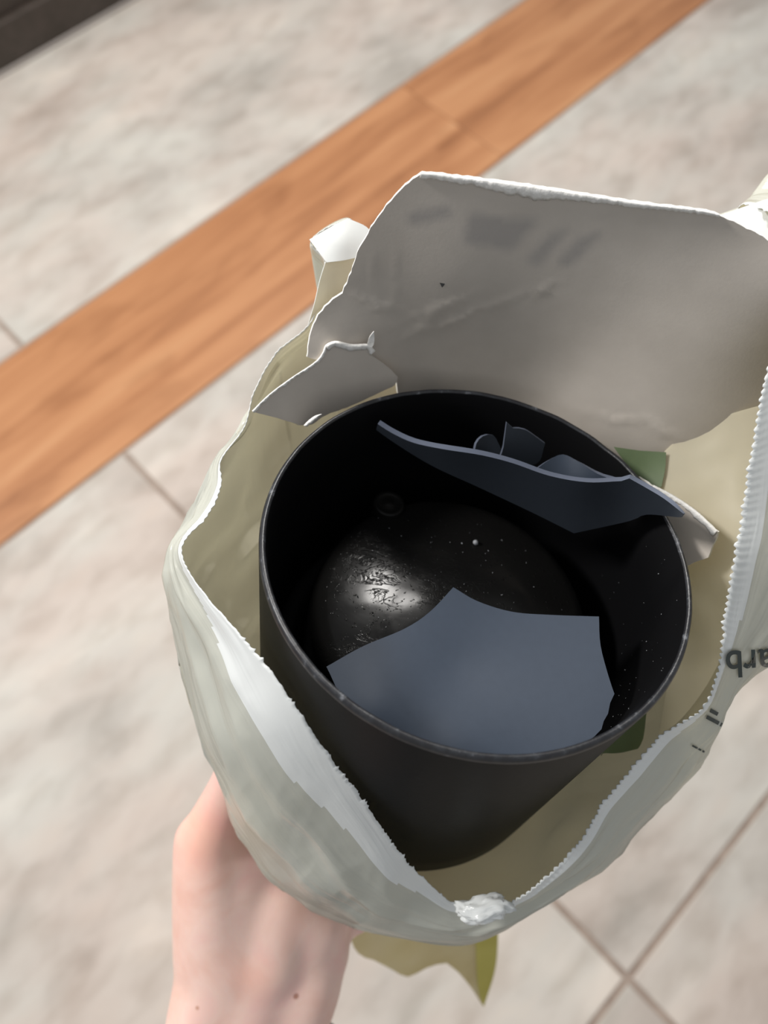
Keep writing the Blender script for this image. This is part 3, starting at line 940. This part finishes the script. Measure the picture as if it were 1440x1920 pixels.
# green printed patches seen on the inside of the bag
m, nt, bs, out = mat('green_print'); M_GREEN = m
g = noise_tex(nt, coords(nt), 30, 3)
nt.links.new(ramp(nt, g, [(0.35, srgb(84, 100, 68)), (0.65, srgb(100, 116, 82))]), bs.inputs['Base Color']); bs.inputs['Roughness'].default_value = 0.5
gp = patch('green_print', [(1150, 838, 1), (1200, 845, 1), (1249, 848, 1), (1247, 880), (1240, 913, 1), (1215, 912), (1190, 890)], [(1150, 838, .349), (1249, 848, .3445), (1240, 913, .3445), (1190, 890, .350)], 0.0003, 8, [M_GREEN] * 3, bag, keep_out=lambda p, r_, a_, d_: keep_outside(p, r_, a_, d_, 0.0075))
gp2 = patch('green_print', [(1120, 1412, 1), (1180, 1352, 1), (1212, 1338, 1), (1206, 1385), (1196, 1404, 1), (1160, 1412)], [(1120, 1412, .345), (1212, 1338, .345), (1196, 1404, .348), (1180, 1352, .343)], 0.0003, 8, [M_GREEN] * 3, bag, keep_out=lambda p, r_, a_, d_: keep_outside(p, r_, a_, d_, 0.004))

# printed letters on the outside of the bag
m, nt, bs, out = mat('dark_green_ink'); M_INK = m
bs.inputs['Base Color'].default_value = (*srgb(38, 50, 48), 1); bs.inputs['Roughness'].default_value = 0.4
def text_decal(body, size, cx, cy, rot, name='printed_letters', squash=1.0, lim=None):
    cu = bpy.data.curves.new(name, 'FONT'); cu.body = body; cu.size = 1.0; cu.resolution_u = 6
    cu.offset = 0.012
    to = bpy.data.objects.new(name, cu); C.objects.link(to)
    dg = bpy.context.evaluated_depsgraph_get(); dg.update()
    me = bpy.data.meshes.new_from_object(to.evaluated_get(dg))
    bpy.data.objects.remove(to); bpy.data.curves.remove(cu)
    bm = bmesh.new(); bm.from_mesh(me); bmesh.ops.triangulate(bm, faces=bm.faces)
    bmesh.ops.subdivide_edges(bm, edges=[e for e in bm.edges if e.calc_length() > .08], cuts=3)
    bmesh.ops.triangulate(bm, faces=bm.faces)
    bm.verts.index_update()
    ca, sa = math.cos(rot), math.sin(rot)
    v2 = []
    for v in bm.verts:
        x, y = v.co.x * size * squash, -v.co.y * size
        v2.append((cx + x * ca - y * sa, cy + x * sa + y * ca))
    f2 = [tuple(v.index for v in f_.verts) for f_ in bm.faces]
    bm.free(); bpy.data.meshes.remove(me)
    return decal(name, v2, f2, M_INK, bag, 0.0016)
text_decal('arb', 72, 1449, 1217, math.radians(177), squash=0.95)
text_decal('ll', 92, 1336, 1326, math.radians(118), squash=0.7)
text_decal('i', 40, 1300, 1395, math.radians(118), squash=0.8)

# yellow printed tail of the bag hanging below
def tail_mat():
    m, nt, bs, out = mat('yellow_printed_film')
    g = noise_tex(nt, coords(nt), 16, 3, .5, .4)
    nt.links.new(ramp(nt, g, [(0.35, srgb(168, 150, 92)), (0.5, srgb(182, 168, 122)), (0.66, srgb(190, 178, 146))]), bs.inputs['Base Color'])
    bs.inputs['Roughness'].default_value = 0.4
    tr = nt.nodes.new('ShaderNodeBsdfTransparent'); tr.inputs['Color'].default_value = (0.95, 0.92, 0.78, 1)
    mx = nt.nodes.new('ShaderNodeMixShader'); mx.inputs['Fac'].default_value = 0.45
    nt.links.new(bs.outputs['BSDF'], mx.inputs[1]); nt.links.new(tr.outputs['BSDF'], mx.inputs[2])
    nt.links.new(mx.outputs['Shader'], out.inputs['Surface'])
    return m
M_TAIL = tail_mat()
m, nt, bs, out = mat('yellow_band_film'); M_YEL = m
g = noise_tex(nt, coords(nt), 30, 2)
nt.links.new(ramp(nt, g, [(0.3, srgb(176, 164, 70)), (0.7, srgb(190, 178, 88))]), bs.inputs['Base Color']); bs.inputs['Roughness'].default_value = 0.4
TAIL_CTRL = [(780, 1480, .475), (680, 1500, .47), (880, 1500, .475), (670, 1770, .54), (790, 1810, .56), (900, 1870, .58), (930, 1760, .56), (930, 1650, .53), (660, 1650, .51)]
patch('bag_tail', [(690, 1480, 1), (880, 1480, 1), (925, 1600), (932, 1720), (930, 1800), (905, 1886, 1), (882, 1850), (858, 1822), (838, 1806), (800, 1815), (765, 1832), (735, 1818), (700, 1800), (672, 1788), (655, 1740), (665, 1600)],
    TAIL_CTRL, 0.0004, 14, [M_TAIL] * 3, bag, extra=lambda x, y: 0.006 * nz(x, y, 90, 3.0), seed=71)
_tf = tps(TAIL_CTRL)
patch('yellow_band', [(893, 1640, 1), (930, 1640, 1), (934, 1720), (930, 1810), (907, 1889, 1), (896, 1850), (892, 1750)], [(x, y, _tf(x, y) + 0.006 * nz(x, y, 90, 3.0) - 0.0022) for x in (885, 910, 938) for y in range(1630, 1900, 30)], 0.0003, 10, [M_YEL] * 3, bag, seed=72)

# ------------------------------------------------------------------ the hand that holds the bag
m, nt, bs, out = mat('skin'); M_SKIN = m
g = noise_tex(nt, coords(nt), 26, 4, 0.55, 0.4)
c1 = ramp(nt, g, [(0.3, srgb(226, 182, 166)), (0.5, srgb(234, 199, 185)), (0.7, srgb(232, 186, 176))])
tcn = nt.nodes.new('ShaderNodeTexCoord')
def spot(center, radius, soft):
    dn = nt.nodes.new('ShaderNodeVectorMath'); dn.operation = 'DISTANCE'
    nt.links.new(tcn.outputs['Object'], dn.inputs[0]); dn.inputs[1].default_value = center
    mr = nt.nodes.new('ShaderNodeMapRange'); mr.inputs['From Min'].default_value = radius; mr.inputs['From Max'].default_value = radius * soft
    mr.inputs['To Min'].default_value = 1; mr.inputs['To Max'].default_value = 0
    nt.links.new(dn.outputs['Value'], mr.inputs['Value'])
    return mr.outputs['Result']
HO = W(470, 1760, .43)
HAND_COL = [c1]

def cone_chain(bm, pts):
    """tapered round limbs from (point, radius) pairs"""
    for (p, r_), (q, s_) in zip(pts[:-1], pts[1:]):
        ax = (q - p); L = ax.length; ax.normalize()
        side = ax.orthogonal().normalized(); up = ax.cross(side)
        rings = []
        prof = [(-r_ * math.cos(t), r_ * math.sin(t)) for t in [math.pi / 2 * k / 5 for k in range(1, 6)]]
        prof += [(L + s_ * math.sin(t), s_ * math.cos(t)) for t in [math.pi / 2 * k / 5 for k in range(0, 5)]]
        for (z_, rad) in prof:
            rings.append([bm.verts.new(p + ax * z_ + side * (rad * math.cos(a_)) + up * (rad * math.sin(a_))) for a_ in [2 * math.pi * k / 20 for k in range(20)]])
        for a_, b_ in zip(rings[:-1], rings[1:]):
            for k in range(20): bm.faces.new((a_[k], a_[(k + 1) % 20], b_[(k + 1) % 20], b_[k]))
        bm.faces.new(list(reversed(rings[0]))); bm.faces.new(rings[-1])
bm = bmesh.new()
def H(px, py, w): return W(px, py, w) - HO
# forearm and wrist: three parallel bones make the flat section
cone_chain(bm, [(H(380, 2300, .40), .024), (H(372, 1960, .423), .0205), (H(400, 1830, .428), .0215)])
cone_chain(bm, [(H(450, 2300, .41), .026), (H(455, 1960, .428), .0235), (H(480, 1830, .432), .0245)])
cone_chain(bm, [(H(520, 2300, .42), .024), (H(535, 1960, .432), .0205), (H(570, 1840, .438), .0225)])
# back of the hand: metacarpals fanning from the wrist to the knuckles
cone_chain(bm, [(H(430, 1850, .43), .023), (H(470, 1700, .432), .0195), (H(500, 1620, .440), .0155)])
cone_chain(bm, [(H(470, 1850, .432), .024), (H(535, 1720, .434), .0195), (H(580, 1650, .446), .0155)])
cone_chain(bm, [(H(520, 1850, .436), .0235), (H(575, 1760, .440), .0195), (H(625, 1690, .452), .0150)])
cone_chain(bm, [(H(560, 1850, .44), .0215), (H(600, 1785, .444), .0180), (H(618, 1745, .456), .0135)])
# fingers, each curling under the bag
cone_chain(bm, [(H(500, 1620, .440), .0115), (H(590, 1570, .480), .0098), (H(700, 1500, .500), .0086), (H(770, 1450, .497), .0072)])
cone_chain(bm, [(H(580, 1650, .446), .0115), (H(670, 1600, .488), .0098), (H(790, 1530, .507), .0086), (H(865, 1480, .503), .0072)])
cone_chain(bm, [(H(625, 1690, .452), .0110), (H(715, 1650, .488), .0094), (H(820, 1590, .503), .0082), (H(885, 1545, .497), .0070)])
cone_chain(bm, [(H(618, 1745, .456), .0100), (H(715, 1705, .478), .0084), (H(790, 1655, .487), .0074), (H(840, 1620, .483), .0062)])
# thumb on the left, its knuckle bulging out
cone_chain(bm, [(H(420, 1850, .428), .0225), (H(400, 1700, .424), .0215), (H(385, 1590, .420), .0175), (H(430, 1470, .412), .0112), (H(450, 1385, .408), .0085)])
cone_chain(bm, [(H(388, 1800, .426), .0190), (H(380, 1680, .423), .0172), (H(374, 1575, .419), .0148)])
cone_chain(bm, [(H(400, 1690, .425), .019), (H(470, 1640, .432), .0165)])
cone_chain(bm, [(H(425, 1610, .425), .0165), (H(490, 1605, .436), .0160)])
cone_chain(bm, [(H(430, 1800, .427), .0225), (H(445, 1660, .428), .0185)])
cone_chain(bm, [(H(500, 1800, .430), .0235), (H(520, 1700, .433), .0200), (H(590, 1740, .440), .0185)])
me = bpy.data.meshes.new('person'); bm.to_mesh(me); bm.free()
tmp = bpy.data.objects.new('hand_tmp', me); C.objects.link(tmp)
rm = tmp.modifiers.new('remesh', 'REMESH'); rm.mode = 'VOXEL'; rm.voxel_size = 0.0017
sm = tmp.modifiers.new('smooth', 'SMOOTH'); sm.factor = 0.7; sm.iterations = 60
dg = bpy.context.evaluated_depsgraph_get(); dg.update()
hm = bpy.data.meshes.new_from_object(tmp.evaluated_get(dg))
bpy.data.objects.remove(tmp)
hm.name = 'person'
hm.materials.clear(); hm.materials.append(M_SKIN)
hm.polygons.foreach_set('use_smooth', [True] * len(hm.polygons))
hand = bpy.data.objects.new('person', hm); C.objects.link(hand); hand.location = HO
tag(hand, 'bare right hand and wrist gripping the mailer bag from below', 'person')
hb = BVHTree.FromPolygons([v.co.copy() for v in hm.vertices], [tuple(p.vertices) for p in hm.polygons])
def hand_hit(px, py):
    o_, d_ = ray(px, py)
    loc, _, _, _ = hb.ray_cast(o_ - HO, d_.normalized())
    return loc if loc is not None else W(px, py, .41) - HO
col = HAND_COL[0]
col = mixc(nt, 1.0, col, mixc(nt, spot(hand_hit(372, 1570), .008, 4.0), (1, 1, 1), (0.98, 0.80, 0.74)), 'MULTIPLY')
col = mixc(nt, 1.0, col, mixc(nt, spot(hand_hit(480, 1840), .004, 4.0), (1, 1, 1), (1.0, 0.90, 0.87)), 'MULTIPLY')
col = mixc(nt, 1.0, col, mixc(nt, spot(hand_hit(555, 1868), .0010, 2.0), (1, 1, 1), (0.55, 0.42, 0.36)), 'MULTIPLY')
col = mixc(nt, 1.0, col, mixc(nt, spot(hand_hit(370, 1890), .0007, 2.0), (1, 1, 1), (0.72, 0.6, 0.52)), 'MULTIPLY')
nt.links.new(col, bs.inputs['Base Color'])
bs.inputs['Roughness'].default_value = 0.5
bs.inputs['Subsurface Weight'].default_value = 0.12
bs.inputs['Subsurface Radius'].default_value = (0.006, 0.0025, 0.0012)
bs.inputs['Subsurface Scale'].default_value = 0.6
bump(nt, bs, noise_tex(nt, coords(nt), 520, 3), 0.10, 0.0005)

# grey sleeve cuff just reaching into the frame
m, nt, bs, out = mat('grey_knit'); M_KNIT = m
wv = nt.nodes.new('ShaderNodeTexWave'); wv.inputs['Scale'].default_value = 120; nt.links.new(coords(nt), wv.inputs['Vector'])
nt.links.new(ramp(nt, wv.outputs['Fac'], [(0.2, srgb(120, 124, 132)), (0.8, srgb(150, 154, 160))]), bs.inputs['Base Color']); bs.inputs['Roughness'].default_value = 0.9
vv, ff = [], []
NS = 64
c0 = H(455, 1960, .428); c1_ = H(450, 2300, .41)
axd = (c1_ - c0).normalized()
sx = (H(540, 1960, .432) - H(370, 1960, .423)); sx = (sx - axd * sx.dot(axd)).normalized(); sy = axd.cross(sx)
for j in range(10):
    t = j / 9
    for side_ in (0, 1):
        pass
    for k in range(NS):
        a_ = 2 * math.pi * k / NS
        rx = 0.0485 + 0.004 * t + 0.0008 * math.cos(24 * a_); ry = 0.031 + 0.004 * t + 0.0008 * math.cos(24 * a_)
        vv.append(HO + c0 + axd * (-0.001 + 0.085 * t) + sx * (rx * math.cos(a_)) + sy * (ry * math.sin(a_)) - axd * 0.004 * math.cos(a_))
for j in range(9):
    for k in range(NS):
        ff.append((j * NS + k, j * NS + (k + 1) % NS, (j + 1) * NS + (k + 1) % NS, (j + 1) * NS + k))
sl = mesh('sleeve', vv, ff, M_KNIT, hand)
sd = sl.modifiers.new('solid', 'SOLIDIFY'); sd.thickness = 0.002; sd.offset = 1
sl['label'] = 'grey knitted sleeve cuff'
